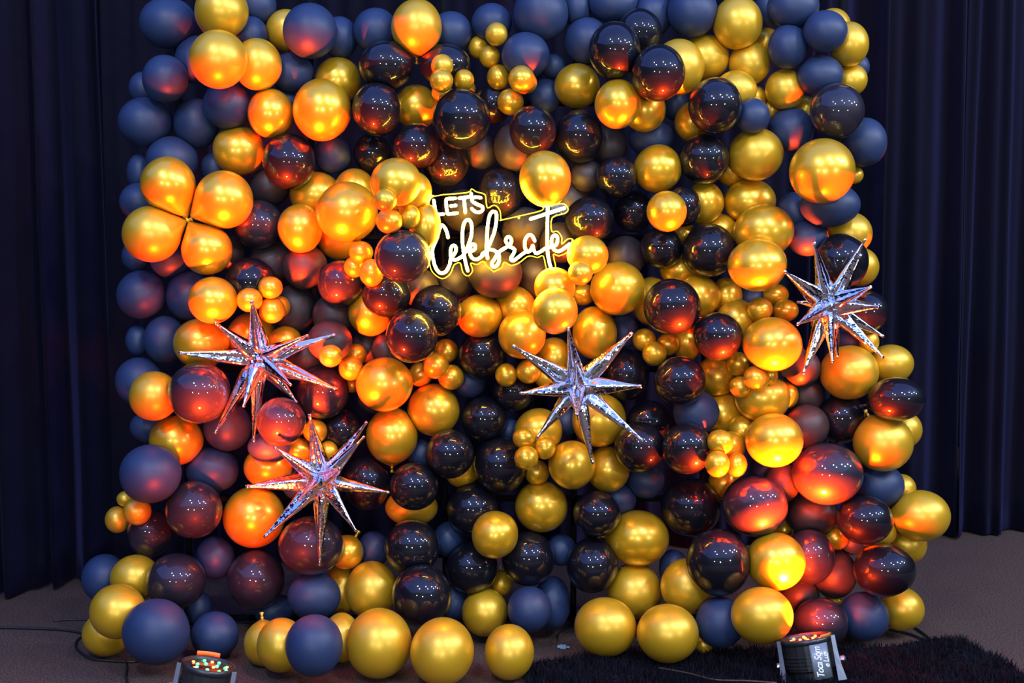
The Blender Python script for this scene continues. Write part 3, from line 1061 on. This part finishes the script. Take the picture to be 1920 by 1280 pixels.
for k in range(8):
    Fc.append((k, k + 1, 10 + k, 9 + k))
gs = link('gel_strip', mesh_from('gel_strip', V, Fc), M['tape'], parr)
gs['label'] = 'orange strip of colour gel on the rim'
gs.modifiers.new('thick', 'SOLIDIFY').thickness = .001

# the light they throw
AMBER = (1.0, 0.052, 0.003)
for p, axv, tgt, en, ang, bl in ((pl, axl, at(560, 600, -0.30)[0], 2300, 54, 1.0), (pl, axl, at(470, 860, -0.2)[0], 130, 84, .9),
                                 (pr, axr, at(1425, 800, -0.36)[0], 3300, 80, 1.0), (pr, axr, at(1500, 1000, -0.2)[0], 120, 125, .8)):
    s_ = add_light('uplight', 'SPOT', p + axv * 0.02, en, AMBER, spot_size=math.radians(ang), spot_blend=bl, shadow_soft_size=0.055)
    aim(s_, tgt - p)

# ------------------------------------------------------------------ shag rug, cables, small floor things
rug_px = [(985, 1300), (988, 1262), (1010, 1246), (1080, 1240), (1150, 1236), (1185, 1228), (1250, 1236), (1330, 1228), (1420, 1222), (1520, 1221), (1600, 1221), (1680, 1216),
          (1730, 1206), (1765, 1202), (1800, 1206), (1840, 1224), (1880, 1246), (1930, 1276), (1990, 1310), (1990, 1420), (985, 1420)]
rp = [on_floor(*p)[:2] for p in rug_px]
rp = np.array([p for p in smooth_curve(rp, 4, closed=True)])
root = empty('shag_rug', (rp[:, 0].mean(), rp[:, 1].mean(), 0))
o0 = np.array([rp[:, 0].mean(), rp[:, 1].mean()])
V = [(p[0] - o0[0], p[1] - o0[1], 0.001) for p in rp] + [(p[0] - o0[0], p[1] - o0[1], 0.012) for p in rp]
n = len(rp)
Fc = [tuple(range(n, 2 * n)), tuple(range(n))[::-1]] + [(k, (k + 1) % n, n + (k + 1) % n, n + k) for k in range(n)]
link('backing', mesh_from('backing', V, Fc, False), M['rug'], root)


def inside(P, poly):
    x, y = P[:, 0], P[:, 1]
    r = np.zeros(len(P), bool)
    j = len(poly) - 1
    for i in range(len(poly)):
        xi, yi = poly[i]
        xj, yj = poly[j]
        c_ = ((yi > y) != (yj > y)) & (x < (xj - xi) * (y - yi) / (yj - yi + 1e-12) + xi)
        r ^= c_
        j = i
    return r


cand = rng.uniform(rp.min(0) - .01, rp.max(0) + .01, (60000, 2))
cand = cand[inside(cand, rp)][:36000]
nb = len(cand)
ang = rng.uniform(0, 2 * np.pi, nb)
lean = rng.uniform(.004, .022, nb)
la = rng.uniform(0, 2 * np.pi, nb)
hh = rng.uniform(.016, .034, nb) * (1 + .35 * np.sin(cand[:, 0] * 17 + 3 * np.sin(cand[:, 1] * 11)))
w = rng.uniform(.0018, .0036, nb)
bv = np.zeros((nb, 3, 3))
base_ = np.column_stack([cand - o0, np.full(nb, .011)])
sv = np.column_stack([np.cos(ang) * w, np.sin(ang) * w, np.zeros(nb)])
bv[:, 0] = base_ - sv
bv[:, 1] = base_ + sv
bv[:, 2] = base_ + np.column_stack([np.cos(la) * lean, np.sin(la) * lean, hh])
me = bpy.data.meshes.new('pile')
me.vertices.add(nb * 3)
me.vertices.foreach_set('co', bv.reshape(-1))
me.loops.add(nb * 3)
me.loops.foreach_set('vertex_index', np.arange(nb * 3))
me.polygons.add(nb)
me.polygons.foreach_set('loop_start', np.arange(0, nb * 3, 3))
me.update(calc_edges=True)
pile = link('pile', me, M['rug'], root)
pile['kind'] = 'stuff'
tag(root, 'black shaggy rug on the carpet at the bottom right', 'rug')


def cable(label, pts, r=0.0045, z=0.006, name='cable', m='cable'):
    P = [on_floor(*p, z=z) if len(p) == 2 else on_floor(p[0], p[1], z=p[2]) for p in pts]
    cur = smooth_curve(P, 8)
    c0 = cur[0].copy()
    V, Fc = tube([p - c0 for p in cur], r, 8)
    o = link(name, mesh_from(name, V, Fc), M[m])
    o.location = c0
    tag(o, label, 'cable', 'black cables lying on the floor')
    return o


cable('black cable running left along the carpet edge to the lower left balloons', [(-30, 1176), (40, 1177), (110, 1180), (150, 1186), (190, 1200)])
cable('thin black cable behind the other one at the lower left', [(100, 1163), (140, 1161), (200, 1162)], r=.003)
cable('black cable looped around the lowest left gold balloon', [(165, 1186), (145, 1200), (143, 1215), (158, 1228), (180, 1236), (240, 1240), (262, 1238)])
cable('black cable hanging down beside the big lower left navy balloon', [(236, 1240), (238, 1252), (236, 1268), (242, 1290)])
cable('upper of two black cables leaving the balloons towards the rug at right', [(1715, 1176), (1735, 1190), (1752, 1206)])
cable('lower of two black cables leaving the balloons towards the rug at right', [(1668, 1180), (1705, 1188), (1735, 1200), (1752, 1207)])
cable('black cable lying across the shaggy rug left of the handwritten spotlight', [(1236, 1252, .034), (1290, 1262, .036), (1340, 1274, .036), (1400, 1276, .036), (1455, 1280, .036)], r=.004)
cable('thin wire curling on the carpet between the two lowest gold balloons', [(1046, 1200), (1048, 1188), (1064, 1177), (1090, 1170)], r=.0022)
# a light blue plug lying on the carpet
pg, _ = on_floor(1056, 1216), 0
V, Fc = [], []
box(V, Fc, (0, 0, .008), (.022, .016, .012))
box(V, Fc, (-.016, 0, .008), (.010, .010, .008))
box(V, Fc, (.018, .004, .008), (.012, .003, .003))
box(V, Fc, (.018, -.004, .008), (.012, .003, .003))
pgo = link('plug', mesh_from('plug', V, Fc, False), M['gelblue'])
pgo.location = pg
pgo.rotation_euler = (0, 0, -.2)
tag(pgo, 'small pale blue plug on the carpet right of the lowest gold balloons', 'plug')
